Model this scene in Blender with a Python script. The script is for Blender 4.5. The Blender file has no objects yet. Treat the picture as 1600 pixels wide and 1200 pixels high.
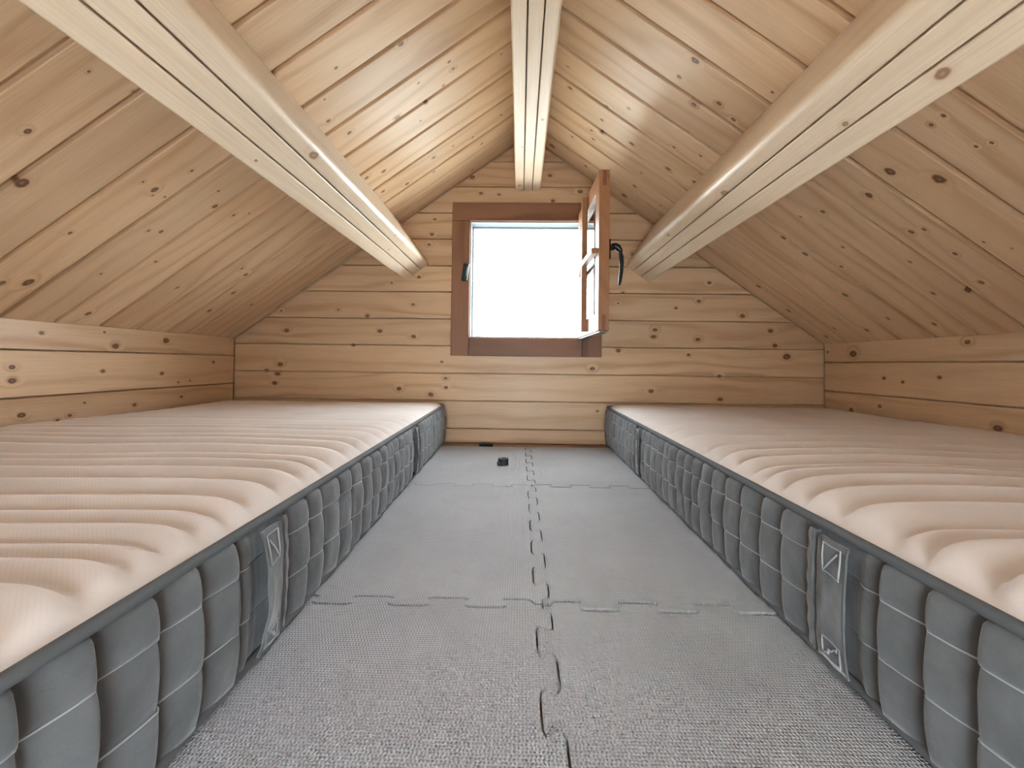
import bpy, bmesh, math, random
from mathutils import Matrix, Vector, noise
from mathutils.geometry import tessellate_polygon

# ---------------------------------------------------------------- camera, sky, exposure
scene = bpy.context.scene
C = scene.collection
cam_data = bpy.data.cameras.new('camera')
cam = bpy.data.objects.new('camera', cam_data)
C.objects.link(cam)
RIGHT = Vector((0.9997458, 0.0192974, 0.01165938))
DOWN = Vector((0.01129205, 0.01903576, -0.99975503))
FWD = Vector((-0.01951462, 0.99963256, 0.01881301))
cam.matrix_world = Matrix(((RIGHT.x, -DOWN.x, -FWD.x, -0.0223666),
                           (RIGHT.y, -DOWN.y, -FWD.y, -1.8491892),
                           (RIGHT.z, -DOWN.z, -FWD.z, 0.342223),
                           (0, 0, 0, 1)))
cam_data.sensor_width = 36.0
cam_data.lens = 680.95 * 36.0 / 1600.0
cam_data.shift_x = (800.0 - 799.44) / 1600.0
cam_data.shift_y = (554.34 - 600.0) / 1600.0
cam_data.clip_start = 0.02
scene.camera = cam

world = bpy.data.worlds.new('sky')
scene.world = world
world.use_nodes = True
bg = world.node_tree.nodes['Background']
bg.inputs['Color'].default_value = (0.84, 0.93, 1.0, 1)
bg.inputs['Strength'].default_value = 29.0

scene.view_settings.view_transform = 'Standard'
scene.view_settings.look = 'None'
scene.view_settings.gamma = 1.0
scene.view_settings.use_curve_mapping = False
scene.view_settings.exposure = 0.12
scene.cycles.use_denoising = True
scene.cycles.max_bounces = 12
scene.cycles.diffuse_bounces = 6

# ---------------------------------------------------------------- room numbers (metres)
HALF = 1.25            # half the room's width
KNEE = 0.4367          # height of the side walls
RIDGE = 1.3162         # height of the ridge
SLOPE = (RIDGE - KNEE) / HALF
TH = math.atan(SLOPE)
REAR = -2.36           # added rear wall out of view, its opening sized for the light
RAKE = HALF / math.cos(TH)
TILE_T = 0.012

# ---------------------------------------------------------------- helpers
def tag(o, label=None, cat=None, group=None, kind=None):
    if label: o['label'] = label
    if cat: o['category'] = cat
    if group: o['group'] = group
    if kind: o['kind'] = kind
    return o

def link(name, data, parent=None, mat=None, mw=None, smooth=False):
    o = bpy.data.objects.new(name, data)
    C.objects.link(o)
    if data is not None and mat is not None and len(data.materials) == 0:
        data.materials.append(mat)
    if data is not None and smooth:
        for f in data.polygons: f.use_smooth = True
    if parent is not None: o.parent = parent
    if mw is not None: o.matrix_basis = mw
    return o

def empty(name, loc=(0, 0, 0), rz=0.0):
    o = bpy.data.objects.new(name, None)
    C.objects.link(o)
    o.location = loc
    o.rotation_euler = (0, 0, rz)
    o.empty_display_size = 0.05
    return o

def from_bm(name, bm):
    me = bpy.data.meshes.new(name)
    bmesh.ops.recalc_face_normals(bm, faces=bm.faces[:])
    bm.to_mesh(me)
    bm.free()
    return me

def pydata(name, verts, faces):
    me = bpy.data.meshes.new(name)
    me.from_pydata(verts, [], faces)
    me.update()
    return me

def bm_box(bm, a, b):
    x0, y0, z0 = a; x1, y1, z1 = b
    v = [bm.verts.new(q) for q in ((x0,y0,z0),(x1,y0,z0),(x1,y1,z0),(x0,y1,z0),(x0,y0,z1),(x1,y0,z1),(x1,y1,z1),(x0,y1,z1))]
    for f in ((0,3,2,1),(4,5,6,7),(0,1,5,4),(1,2,6,5),(2,3,7,6),(3,0,4,7)):
        bm.faces.new([v[i] for i in f])

def box_mesh(name, a, b, bevel=0.0, seg=1):
    bm = bmesh.new()
    bm_box(bm, a, b)
    if bevel:
        bmesh.ops.bevel(bm, geom=bm.edges[:], offset=bevel, segments=seg, affect='EDGES', profile=0.5)
    return from_bm(name, bm)

def bm_tube(bm, pts, radius, n=8, closed=False):
    pts = [Vector(p) for p in pts]
    rings = []
    m = len(pts)
    up = Vector((0, 0, 1))
    for i, p in enumerate(pts):
        a = pts[i - 1] if (closed or i > 0) else pts[i]
        b = pts[(i + 1) % m] if (closed or i < m - 1) else pts[i]
        t = (b - a).normalized()
        u = up if abs(t.dot(up)) < 0.95 else Vector((1, 0, 0))
        s = t.cross(u).normalized()
        w = s.cross(t).normalized()
        r = radius[i] if isinstance(radius, (list, tuple)) else radius
        rings.append([bm.verts.new(p + s * (r * math.cos(k * 2 * math.pi / n)) + w * (r * math.sin(k * 2 * math.pi / n))) for k in range(n)])
    for i in range(m if closed else m - 1):
        A, B = rings[i], rings[(i + 1) % m]
        for k in range(n):
            bm.faces.new((A[k], A[(k + 1) % n], B[(k + 1) % n], B[k]))
    if not closed:
        bm.faces.new(rings[0][::-1]); bm.faces.new(rings[-1])

def frame(origin, X, Y, Z):
    return Matrix(((X[0], Y[0], Z[0], origin[0]), (X[1], Y[1], Z[1], origin[1]), (X[2], Y[2], Z[2], origin[2]), (0, 0, 0, 1)))

def slab(name, poly, t, bevel=0.0015):
    """a plate: outline in the XY plane, face at z = 0, body below it, arris taken off"""
    bm = bmesh.new()
    top = [bm.verts.new((x, y, 0)) for x, y in poly]
    bot = [bm.verts.new((x, y, -t)) for x, y in poly]
    f = bm.faces.new(top)
    bm.faces.new(bot[::-1])
    n = len(poly)
    for i in range(n):
        bm.faces.new((top[i], bot[i], bot[(i + 1) % n], top[(i + 1) % n]))
    if bevel:
        bmesh.ops.bevel(bm, geom=list(f.edges), offset=bevel, segments=1, affect='EDGES', profile=0.5)
    return from_bm(name, bm)

def clip(poly, a, b, c):
    """keep a*x + b*y <= c"""
    out = []
    for i in range(len(poly)):
        p, q = poly[i], poly[(i + 1) % len(poly)]
        dp, dq = a * p[0] + b * p[1] - c, a * q[0] + b * q[1] - c
        if dp <= 0: out.append(p)
        if dp * dq < 0:
            t = dp / (dp - dq)
            out.append((p[0] + t * (q[0] - p[0]), p[1] + t * (q[1] - p[1])))
    return out

# ---------------------------------------------------------------- materials
def nodes_of(name):
    m = bpy.data.materials.new(name)
    m.use_nodes = True
    nt = m.node_tree
    return m, nt, nt.nodes['Principled BSDF']

class NB:
    def __init__(self, nt): self.nt = nt
    def put(self, node, i, v):
        if isinstance(v, bpy.types.NodeSocket): self.nt.links.new(v, node.inputs[i])
        elif v is not None: node.inputs[i].default_value = v
    def node(self, t, ins=(), **kw):
        n = self.nt.nodes.new(t)
        for k, v in kw.items(): setattr(n, k, v)
        for i, v in (ins.items() if isinstance(ins, dict) else enumerate(ins)): self.put(n, i, v)
        return n
    def m(self, op, a, b=None, c=None):
        return self.node('ShaderNodeMath', (a, b, c), operation=op).outputs[0]
    def vm(self, op, a, b=None, out=0):
        return self.node('ShaderNodeVectorMath', (a, b), operation=op).outputs[out]
    def xyz(self, x, y, z=0.0):
        return self.node('ShaderNodeCombineXYZ', (x, y, z)).outputs[0]
    def sep(self, v):
        return self.node('ShaderNodeSeparateXYZ', (v,)).outputs
    def noise(self, v, scale=1.0, detail=2.0, rough=0.5):
        return self.node('ShaderNodeTexNoise', {'Vector': v, 'Scale': scale, 'Detail': detail, 'Roughness': rough}).outputs['Fac']
    def rng(self, v, a, b, c, d, smooth=True):
        n = self.node('ShaderNodeMapRange', {'Value': v, 'From Min': a, 'From Max': b, 'To Min': c, 'To Max': d})
        n.interpolation_type = 'SMOOTHSTEP' if smooth else 'LINEAR'
        return n.outputs[0]
    def mix(self, f, a, b, mode='MIX'):
        n = self.nt.nodes.new('ShaderNodeMix')
        n.data_type = 'RGBA'; n.blend_type = mode
        self.put(n, 0, f); self.put(n, 6, a); self.put(n, 7, b)
        return n.outputs[2]
    def bump(self, h, strength, dist):
        return self.node('ShaderNodeBump', {'Height': h, 'Strength': strength, 'Distance': dist}).outputs[0]

KNOT_SLOTS = 10
def wood(name, pale, late, knot=(0.10, 0.038, 0.014), knots=True, rough=0.38, ring=0.66, freq=105.0, vary=0.16):
    """boards with grain along the object's own X; knots are read from the board's knot_1.. properties (x, y, radius)"""
    m, nt, P = nodes_of(name)
    b = NB(nt)
    tc = b.node('ShaderNodeTexCoord').outputs['Object']
    rnd = b.node('ShaderNodeObjectInfo').outputs['Random']
    x, y, z = b.sep(tc)
    yy = b.m('ADD', y, b.m('MULTIPLY', z, 0.6))
    off = b.m('MULTIPLY', rnd, 37.0)
    xo = b.m('ADD', x, off)
    warp = b.noise(b.xyz(b.m('MULTIPLY', xo, 1.5), b.m('MULTIPLY', yy, 8.0), off), 1.0, 2.0)
    phase = b.m('ADD', b.m('MULTIPLY', yy, freq), b.m('MULTIPLY', warp, 20.0))
    core = None; halo = None; ringk = None
    if knots:
        flat = b.xyz(x, y, 0.0)
        wob = b.m('MULTIPLY', b.m('SUBTRACT', b.noise(flat, 70.0, 2.0), 0.5), 0.8)
        for i in range(1, KNOT_SLOTS + 1):
            k = b.node('ShaderNodeAttribute', attribute_type='OBJECT', attribute_name='knot_%d' % i).outputs['Vector']
            r = b.m('MAXIMUM', b.sep(k)[2], 1e-5)
            dv = b.vm('MULTIPLY', b.vm('SUBTRACT', flat, k), (0.72, 1.0, 0.0))
            d = b.m('DIVIDE', b.vm('LENGTH', dv, out=1), r)
            dw = b.m('ADD', d, wob)
            c1 = b.rng(dw, 1.25, 0.75, 0.0, 1.0)
            h1 = b.rng(d, 3.6, 0.6, 0.0, 1.0)
            g1 = b.m('MULTIPLY', c1, b.rng(dw, 0.1, 0.6, 0.7, 1.0))
            core = g1 if core is None else b.m('MAXIMUM', core, g1)
            halo = h1 if halo is None else b.m('MAXIMUM', halo, h1)
        phase = b.m('ADD', phase, b.m('MULTIPLY', halo, 5.0))
    s = b.m('ADD', b.m('MULTIPLY', b.m('SINE', phase), 0.5), 0.5)
    s = b.m('POWER', s, 2.6)
    fade = b.rng(b.noise(b.xyz(b.m('MULTIPLY', xo, 0.9), b.m('MULTIPLY', yy, 14.0), 3.0), 1.0, 1.0), 0.3, 0.7, 0.15, 1.0)
    s = b.m('MULTIPLY', b.m('MULTIPLY', s, fade), ring)
    fib = b.noise(b.xyz(b.m('MULTIPLY', xo, 9.0), b.m('MULTIPLY', yy, 420.0), off), 1.0, 2.0)
    tone = b.noise(b.xyz(b.m('MULTIPLY', xo, 1.1), b.m('MULTIPLY', yy, 5.0), off), 1.0, 2.0)
    col = b.mix(s, (*pale, 1), (*late, 1))
    col = b.mix(b.m('MULTIPLY', b.rng(tone, 0.35, 0.75, 0.0, 1.0), 0.30), col, (*late, 1))
    val = b.m('ADD', b.m('MULTIPLY', fib, 0.36), 0.82)
    val = b.m('MULTIPLY', val, b.m('ADD', 1.0 - vary * 0.5, b.m('MULTIPLY', rnd, vary)))
    col = b.mix(1.0, col, b.node('ShaderNodeCombineColor', (val, val, val)).outputs[0], 'MULTIPLY')
    if knots:
        warm = tuple(a * c for a, c in zip(late, (0.80, 0.66, 0.52)))
        col = b.mix(b.m('MULTIPLY', b.m('POWER', halo, 2.0), 0.25), col, (*warm, 1))
        col = b.mix(b.m('MULTIPLY', core, 0.93), col, (*knot, 1))
    nt.links.new(col, P.inputs['Base Color'])
    P.inputs['Roughness'].default_value = rough
    P.inputs['Specular IOR Level'].default_value = 0.4
    nt.links.new(b.bump(b.m('ADD', b.m('MULTIPLY', fib, 0.6), s), 0.25, 0.0006), P.inputs['Normal'])
    return m

def plain(name, col, rough=0.5, metal=0.0, bump=None, vary=0.0, vscale=30.0):
    m, nt, P = nodes_of(name)
    b = NB(nt)
    tc = b.node('ShaderNodeTexCoord').outputs['Object']
    n = b.noise(tc, vscale, 3.0)
    k = b.rng(n, 0.25, 0.75, 1.0 - vary, 1.0 + vary, False)
    c = b.mix(1.0, (*col, 1), b.node('ShaderNodeCombineColor', (k, k, k)).outputs[0], 'MULTIPLY')
    nt.links.new(c, P.inputs['Base Color'])
    P.inputs['Roughness'].default_value = rough
    P.inputs['Metallic'].default_value = metal
    if bump:
        nt.links.new(b.bump(b.noise(tc, bump[0], 2.0), bump[1], bump[2]), P.inputs['Normal'])
    return m

PINE = wood('pine_boards', (0.66, 0.474, 0.293), (0.43, 0.252, 0.123))
PINE_BEAM = wood('pine_beam', (0.75, 0.62, 0.455), (0.55, 0.40, 0.25), knot=(0.28, 0.15, 0.075), rough=0.36, ring=0.35, freq=130.0, vary=0.08)
PINE_FLOOR = wood('pine_floor', (0.30, 0.19, 0.115), (0.20, 0.115, 0.06), knots=False)
STAIN = wood('stained_window_wood', (0.25, 0.122, 0.066), (0.115, 0.05, 0.026), knots=False, ring=0.8, freq=70.0, rough=0.45)
STAIN_LIGHT = wood('stained_sash_wood', (0.36, 0.175, 0.078), (0.22, 0.095, 0.04), knots=False, ring=0.6, freq=90.0, rough=0.4)
END_GRAIN = plain('end_grain', (0.20, 0.085, 0.035), 0.6, vary=0.3, vscale=120)
LINER = plain('window_liner_paint', (0.075, 0.105, 0.125), 0.6)
SEAL = plain('window_seal', (0.40, 0.44, 0.47), 0.5)
BLACK_METAL = plain('black_metal', (0.012, 0.013, 0.014), 0.2, 0.4)
GREEN_METAL = plain('dark_strike_metal', (0.02, 0.035, 0.036), 0.35, 0.5)
BLACK_PLASTIC = plain('black_plastic', (0.012, 0.012, 0.014), 0.45)
GREY_METAL = plain('grey_metal', (0.22, 0.23, 0.24), 0.4, 0.8)
PIPING = plain('grey_piping', (0.09, 0.098, 0.102), 0.85, bump=(900, 0.4, 0.0005))
THREAD = plain('grey_thread', (0.34, 0.36, 0.37), 0.9)
BARK = plain('birch_bark', (0.16, 0.14, 0.12), 0.9, vary=0.5, vscale=8)
LEAF = plain('leaf', (0.07, 0.12, 0.04), 0.8)
GROUND = plain('pale_ground', (0.32, 0.31, 0.27), 0.95, vary=0.3, vscale=2)

def glass_mat():
    m, nt, P = nodes_of('window_glass')
    P.inputs['Base Color'].default_value = (0.96, 0.985, 1.0, 1)
    P.inputs['Roughness'].default_value = 0.0
    P.inputs['IOR'].default_value = 1.5
    P.inputs['Transmission Weight'].default_value = 1.0
    return m
GLASS = glass_mat()

def cloth_grey():
    m, nt, P = nodes_of('grey_side_fabric')
    b = NB(nt)
    tc = b.node('ShaderNodeTexCoord').outputs['Object']
    n = b.noise(tc, 26.0, 4.0, 0.6)
    c = b.mix(b.rng(n, 0.3, 0.7, 0.0, 1.0), (0.088, 0.095, 0.098, 1), (0.122, 0.129, 0.132, 1))
    nt.links.new(c, P.inputs['Base Color'])
    P.inputs['Roughness'].default_value = 0.85
    P.inputs['Sheen Weight'].default_value = 0.35
    P.inputs['Sheen Roughness'].default_value = 0.4
    fine = b.noise(tc, 700.0, 2.0)
    soft = b.noise(tc, 55.0, 3.0)
    nt.links.new(b.bump(b.m('ADD', b.m('MULTIPLY', fine, 0.15), soft), 0.35, 0.004), P.inputs['Normal'])
    return m
SIDE_CLOTH = cloth_grey()

def cloth_top():
    m, nt, P = nodes_of('beige_knit_top')
    b = NB(nt)
    tc = b.node('ShaderNodeTexCoord').outputs['Object']
    n = b.noise(tc, 9.0, 3.0)
    c = b.mix(b.rng(n, 0.3, 0.7, 0.0, 1.0), (0.68, 0.62, 0.58, 1), (0.74, 0.68, 0.64, 1))
    x, y, z = b.sep(tc)
    kn = b.m('MULTIPLY', b.m('SINE', b.m('MULTIPLY', x, 1500.0)), b.m('SINE', b.m('MULTIPLY', y, 1500.0)))
    nt.links.new(c, P.inputs['Base Color'])
    P.inputs['Roughness'].default_value = 0.95
    P.inputs['Sheen Weight'].default_value = 0.15
    nt.links.new(b.bump(kn, 0.10, 0.0003), P.inputs['Normal'])
    return m
TOP_CLOTH = cloth_top()

def foam():
    m, nt, P = nodes_of('grey_foam')
    b = NB(nt)
    tc = b.node('ShaderNodeTexCoord').outputs['Object']
    x, y, z = b.sep(tc)
    rnd = b.node('ShaderNodeObjectInfo').outputs['Random']
    row = b.m('MULTIPLY', y, 2 * math.pi / 0.0036)
    sx = b.m('ADD', b.m('MULTIPLY', x, 2 * math.pi / 0.0036), b.m('MULTIPLY', b.m('SINE', b.m('MULTIPLY', row, 0.5)), 0.9))
    hx = b.m('POWER', b.m('ABSOLUTE', b.m('SINE', b.m('MULTIPLY', sx, 0.5))), 0.7)
    hy = b.m('POWER', b.m('ABSOLUTE', b.m('SINE', b.m('MULTIPLY', row, 0.5))), 0.7)
    h = b.m('MULTIPLY', hx, hy)
    off = b.vm('ADD', tc, b.xyz(b.m('MULTIPLY', rnd, 13.0), b.m('MULTIPLY', rnd, 7.0), 0.0))
    n = b.noise(off, 5.0, 4.0, 0.6)
    c = b.mix(b.rng(n, 0.3, 0.75, 0.0, 1.0), (0.40, 0.405, 0.415, 1), (0.46, 0.465, 0.475, 1))
    spots = b.node('ShaderNodeTexVoronoi', {'Vector': off, 'Scale': 11.0, 'Randomness': 1.0}).outputs['Distance']
    sp = b.rng(spots, 0.055, 0.025, 0.0, 0.75)
    sm = b.rng(b.noise(off, 3.0, 1.0), 0.55, 0.62, 0.0, 1.0)
    c = b.mix(b.m('MULTIPLY', sp, sm), c, (0.10, 0.095, 0.09, 1))
    smear = b.rng(b.noise(off, 17.0, 3.0, 0.7), 0.62, 0.78, 0.0, 0.25)
    c = b.mix(smear, c, (0.24, 0.235, 0.22, 1))
    nt.links.new(c, P.inputs['Base Color'])
    P.inputs['Roughness'].default_value = 0.55
    nt.links.new(b.bump(h, 1.0, 0.0020), P.inputs['Normal'])
    return m
FOAM = foam()

# ---------------------------------------------------------------- boards and knots
KNOTS_BACK = [(-0.198,1.068,0.0082), (-0.120,1.062,0.0060), (0.110,1.036,0.0082), (0.226,1.076,0.0109), (0.097,1.144,0.0082), (-0.236,1.136,0.0110),
    (-0.406,0.888,0.0082), (-0.417,0.845,0.0082), (-0.394,0.953,0.0055), (-0.026,1.091,0.0109), (0.454,0.808,0.0109), (0.410,0.646,0.0054),
    (0.389,0.473,0.0054), (-0.356,0.343,0.0054), (0.392,0.400,0.0108), (-0.459,0.705,0.0082), (-0.576,0.680,0.0055), (-0.482,0.587,0.0082),
    (-0.804,0.562,0.0055), (-0.678,0.536,0.0082), (-1.050,0.555,0.0055), (-0.623,0.472,0.0109), (-0.478,0.450,0.0109), (-1.026,0.471,0.0110),
    (-1.037,0.450,0.0055), (-0.857,0.464,0.0055), (-0.840,0.446,0.0055), (-1.183,0.464,0.0055), (-0.736,0.411,0.0082), (-1.050,0.325,0.0123),
    (-0.356,0.343,0.0054), (-1.109,0.298,0.0082), (-1.061,0.284,0.0110), (-1.072,0.245,0.0110), (-0.969,0.261,0.0055), (-0.818,0.268,0.0055),
    (-0.647,0.289,0.0055), (-0.648,0.252,0.0055), (-0.537,0.227,0.0109), (-0.401,0.204,0.0122), (-0.338,0.274,0.0082), (-0.336,0.235,0.0082),
    (0.773,0.690,0.0081), (0.410,0.645,0.0054), (0.390,0.600,0.0054), (0.633,0.582,0.0068), (0.729,0.612,0.0095), (0.911,0.552,0.0108), (0.546,0.489,0.0108),
    (0.540,0.460,0.0108), (0.705,0.485,0.0081), (0.726,0.450,0.0108), (0.388,0.471,0.0054), (0.918,0.507,0.0081), (1.028,0.489,0.0108), (1.046,0.428,0.0107),
    (0.394,0.401,0.0135), (0.687,0.385,0.0081), (1.095,0.382,0.0161), (0.816,0.296,0.0094), (0.531,0.230,0.0108), (0.819,0.200,0.0107), (0.306,0.143,0.0054),
    (0.283,0.322,0.0108)]
KNOTS_ROOF_A = [(0.544,-0.886,0.0043), (0.607,-0.828,0.0031), (0.632,-0.761,0.0065), (0.607,-0.677,0.0070), (0.469,-0.612,0.0092), (0.410,-0.534,0.0039),
    (0.274,-0.683,0.0052), (0.267,-0.650,0.0063), (0.108,-0.580,0.0038), (0.375,-0.684,0.0035), (0.308,-0.613,0.0037), (0.124,-0.279,0.0058),
    (0.253,-0.265,0.0059), (0.416,-0.303,0.0069), (0.220,-0.180,0.0050), (0.334,-0.293,0.0046), (0.591,-0.417,0.0075), (0.649,-0.444,0.0084),
    (0.548,-0.256,0.0095), (0.635,-0.310,0.0069), (0.437,-0.213,0.0049), (0.284,-0.034,0.0054), (0.669,-0.961,0.0080), (0.383,-0.834,0.0076),
    (0.374,-0.592,0.0075), (0.887,-1.166,0.0031), (1.037,-1.145,0.0064), (1.141,-1.079,0.0128), (1.034,-0.895,0.0086), (1.029,-0.930,0.0035),
    (0.947,-0.879,0.0044), (1.050,-0.885,0.0029), (1.040,-0.861,0.0030), (1.001,-0.740,0.0075), (0.999,-0.669,0.0053), (1.223,-0.929,0.0049),
    (1.147,-0.803,0.0047), (1.136,-0.776,0.0064), (0.871,-1.099,0.0034), (0.958,-0.778,0.0040), (0.971,-0.637,0.0036), (1.236,-0.694,0.0052),
    (1.323,-0.774,0.0040), (1.398,-0.883,0.0131), (1.412,-0.923,0.0084), (1.313,-0.539,0.0049), (1.164,-0.421,0.0064), (1.184,-0.375,0.0088),
    (1.279,-0.321,0.0091), (1.316,-0.167,0.0063), (1.390,-0.314,0.0092), (1.480,-0.676,0.0088)]
KNOTS_ROOF_B = [(0.157,-0.464,0.0072), (0.139,-0.398,0.0054), (0.137,-0.548,0.0039), (0.447,-0.770,0.0064), (0.516,-0.720,0.0083), (0.566,-0.772,0.0079),
    (0.619,-0.756,0.0064), (0.538,-0.521,0.0059), (0.617,-0.561,0.0057), (0.417,-0.405,0.0096), (0.564,-0.406,0.0096), (0.660,-0.432,0.0094),
    (0.306,-0.357,0.0077), (0.268,-0.328,0.0067), (0.284,-0.287,0.0069), (0.293,-0.495,0.0080), (0.486,-0.061,0.0132), (0.502,-0.176,0.0086),
    (0.289,-0.078,0.0078), (0.122,-0.053,0.0133), (0.644,-0.889,0.0042), (0.461,-0.840,0.0104), (0.360,-0.551,0.0048), (0.626,-0.170,0.0049),
    (0.202,-0.213,0.0060), (0.292,-0.419,0.0063), (0.496,-0.287,0.0046), (0.901,-1.056,0.0046), (0.904,-1.029,0.0048), (0.994,-1.064,0.0040),
    (0.987,-1.043,0.0035), (0.951,-0.892,0.0125), (1.019,-0.945,0.0144), (0.982,-0.803,0.0091), (1.014,-0.806,0.0046), (0.966,-0.664,0.0078),
    (0.986,-0.461,0.0091), (1.073,-0.456,0.0091), (1.097,-0.590,0.0046), (1.123,-0.784,0.0077), (1.128,-0.813,0.0060), (1.214,-0.768,0.0055),
    (1.224,-0.805,0.0060), (1.163,-0.510,0.0068), (0.897,-0.802,0.0031), (1.211,-0.879,0.0035), (0.949,-0.593,0.0037), (1.003,-0.371,0.0043),
    (1.071,-0.457,0.0091), (1.098,-0.591,0.0055), (1.162,-0.511,0.0068), (1.138,-0.410,0.0052), (1.280,-0.394,0.0106), (1.213,-0.697,0.0042),
    (1.341,-0.647,0.0070), (1.353,-0.730,0.0097), (1.331,-0.779,0.0070), (1.333,-0.813,0.0060), (1.223,-0.806,0.0060), (1.214,-0.768,0.0055),
    (1.302,-0.063,0.0091), (1.139,-0.088,0.0103), (1.482,-0.066,0.0090), (1.438,-0.162,0.0061), (1.419,-0.425,0.0062), (1.467,-0.289,0.0090),
    (1.468,-0.539,0.0076), (1.248,-0.906,0.0027)]
KNOTS_WALL_A = [(-0.756,0.405,0.0057), (-0.587,0.419,0.0047), (-0.363,0.406,0.0133), (-0.552,0.379,0.0116), (-0.589,0.304,0.0066), (-0.819,0.318,0.0077),
    (-0.817,0.285,0.0093), (-0.377,0.292,0.0077), (-0.127,0.332,0.0077), (-0.288,0.206,0.0070), (-0.640,0.216,0.0045), (-0.480,0.195,0.0071),
    (-0.711,0.176,0.0051), (-0.680,0.185,0.0061), (-0.791,0.151,0.0127), (-0.796,0.199,0.0095), (-0.248,0.263,0.0048), (-0.303,0.259,0.0046)]
KNOTS_WALL_B = [(-0.159,0.392,0.0171), (-0.021,0.403,0.0053), (-0.375,0.294,0.0064), (-0.501,0.314,0.0078), (-0.300,0.304,0.0078), (-0.149,0.178,0.0098),
    (-0.281,0.204,0.0068), (-0.661,0.184,0.0119), (-0.585,0.417,0.0091)]

def set_knots(o, cand):
    """cand: knots already in the board's own (x, y, radius)"""
    cand = sorted(cand, key=lambda k: -k[2])[:KNOT_SLOTS]
    for i, k in enumerate(cand):
        o['knot_%d' % (i + 1)] = [float(k[0]), float(k[1]), float(k[2]) * 0.68]

def dedupe(L, tol=0.012):
    out = []
    for k in L:
        if all(abs(k[0] - q[0]) + abs(k[1] - q[1]) > tol for q in out): out.append(k)
    return out

# floor
fl = link('floor', box_mesh('floor', (-HALF - 0.09, REAR, -0.05), (HALF + 0.09, 0.09, 0.0)), mat=PINE_FLOOR)
tag(fl, 'brown wooden loft floor under the foam mats', 'floor', kind='structure')

# back wall: backing around the window hole, planks in front
WX0, WX1, WZ0, WZ1 = -0.2395, 0.238, 0.4495, 0.943      # clear opening
HX0, HX1, HZ0, HZ1 = WX0 - 0.017, WX1 + 0.017, WZ0 - 0.017, WZ1 + 0.017
def gable(poly, lift=0.0):
    poly = clip(poly, SLOPE, 1, RIDGE + lift)
    return clip(poly, -SLOPE, 1, RIDGE + lift)
bm = bmesh.new()
for (xa, xb, za, zb) in ((-HALF - 0.09, HX0, -0.05, 1.4), (HX1, HALF + 0.09, -0.05, 1.4), (HX0, HX1, -0.05, HZ0), (HX0, HX1, HZ1, 1.4)):
    q = gable([(xa, za), (xb, za), (xb, zb), (xa, zb)], 0.0185 / math.cos(TH))
    f_ = [bm.verts.new((x, 0.019, z)) for x, z in q]
    g_ = [bm.verts.new((x, 0.085, z)) for x, z in q]
    bm.faces.new(f_); bm.faces.new(g_[::-1])
    for i in range(len(q)):
        bm.faces.new((f_[i], g_[i], g_[(i + 1) % len(q)], f_[(i + 1) % len(q)]))
wall_back = link('wall_back', from_bm('wall_back', bm), mat=PINE)
tag(wall_back, 'gable end wall of horizontal pine planks around the window', 'wall', kind='structure')

KB = dedupe(KNOTS_BACK)
seams = [0.0, 0.062, 0.1795, 0.296, 0.4125, 0.5265, 0.642, 0.7545, 0.869, 0.982, 1.095, 1.203, 1.32]
GAP = 0.0017
def back_plank(poly):
    cx = sum(p[0] for p in poly) / len(poly); cz = sum(p[1] for p in poly) / len(poly)
    me = slab('plank', [(x - cx, z - cz) for x, z in poly], 0.017, 0.002)
    o = link('plank', me, wall_back, PINE, frame((cx, 0, cz), (1, 0, 0), (0, 0, 1), (0, -1, 0)))
    xs = [p[0] for p in poly]; zs = [p[1] for p in poly]
    set_knots(o, [(k[0] - cx, k[1] - cz, k[2]) for k in KB if min(xs) - .01 < k[0] < max(xs) + .01 and min(zs) - .012 < k[1] < max(zs) + .012])
for z0, z1 in zip(seams[:-1], seams[1:]):
    a, b_ = z0 + GAP, z1 - GAP
    full = gable([(-HALF + 0.001, a), (HALF - 0.001, a), (HALF - 0.001, b_), (-HALF + 0.001, b_)], -0.003)
    if len(full) < 3: continue
    if b_ <= HZ0 or a >= HZ1:
        back_plank(full)
    elif a >= HZ0 and b_ <= HZ1:
        back_plank(clip(full, 1, 0, HX0)); back_plank(clip(full, -1, 0, -HX1))
    else:
        out = []
        for i in range(len(full)):
            p, q = full[i], full[(i + 1) % len(full)]
            out.append(p)
            if a < HZ0 < b_ and abs(p[1] - b_) < 1e-6 and abs(q[1] - b_) < 1e-6:
                out += [(HX1, b_), (HX1, HZ0), (HX0, HZ0), (HX0, b_)]
            if a < HZ1 < b_ and abs(p[1] - a) < 1e-6 and abs(q[1] - a) < 1e-6:
                out += [(HX0, a), (HX0, HZ1), (HX1, HZ1), (HX1, a)]
        back_plank(out)

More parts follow.
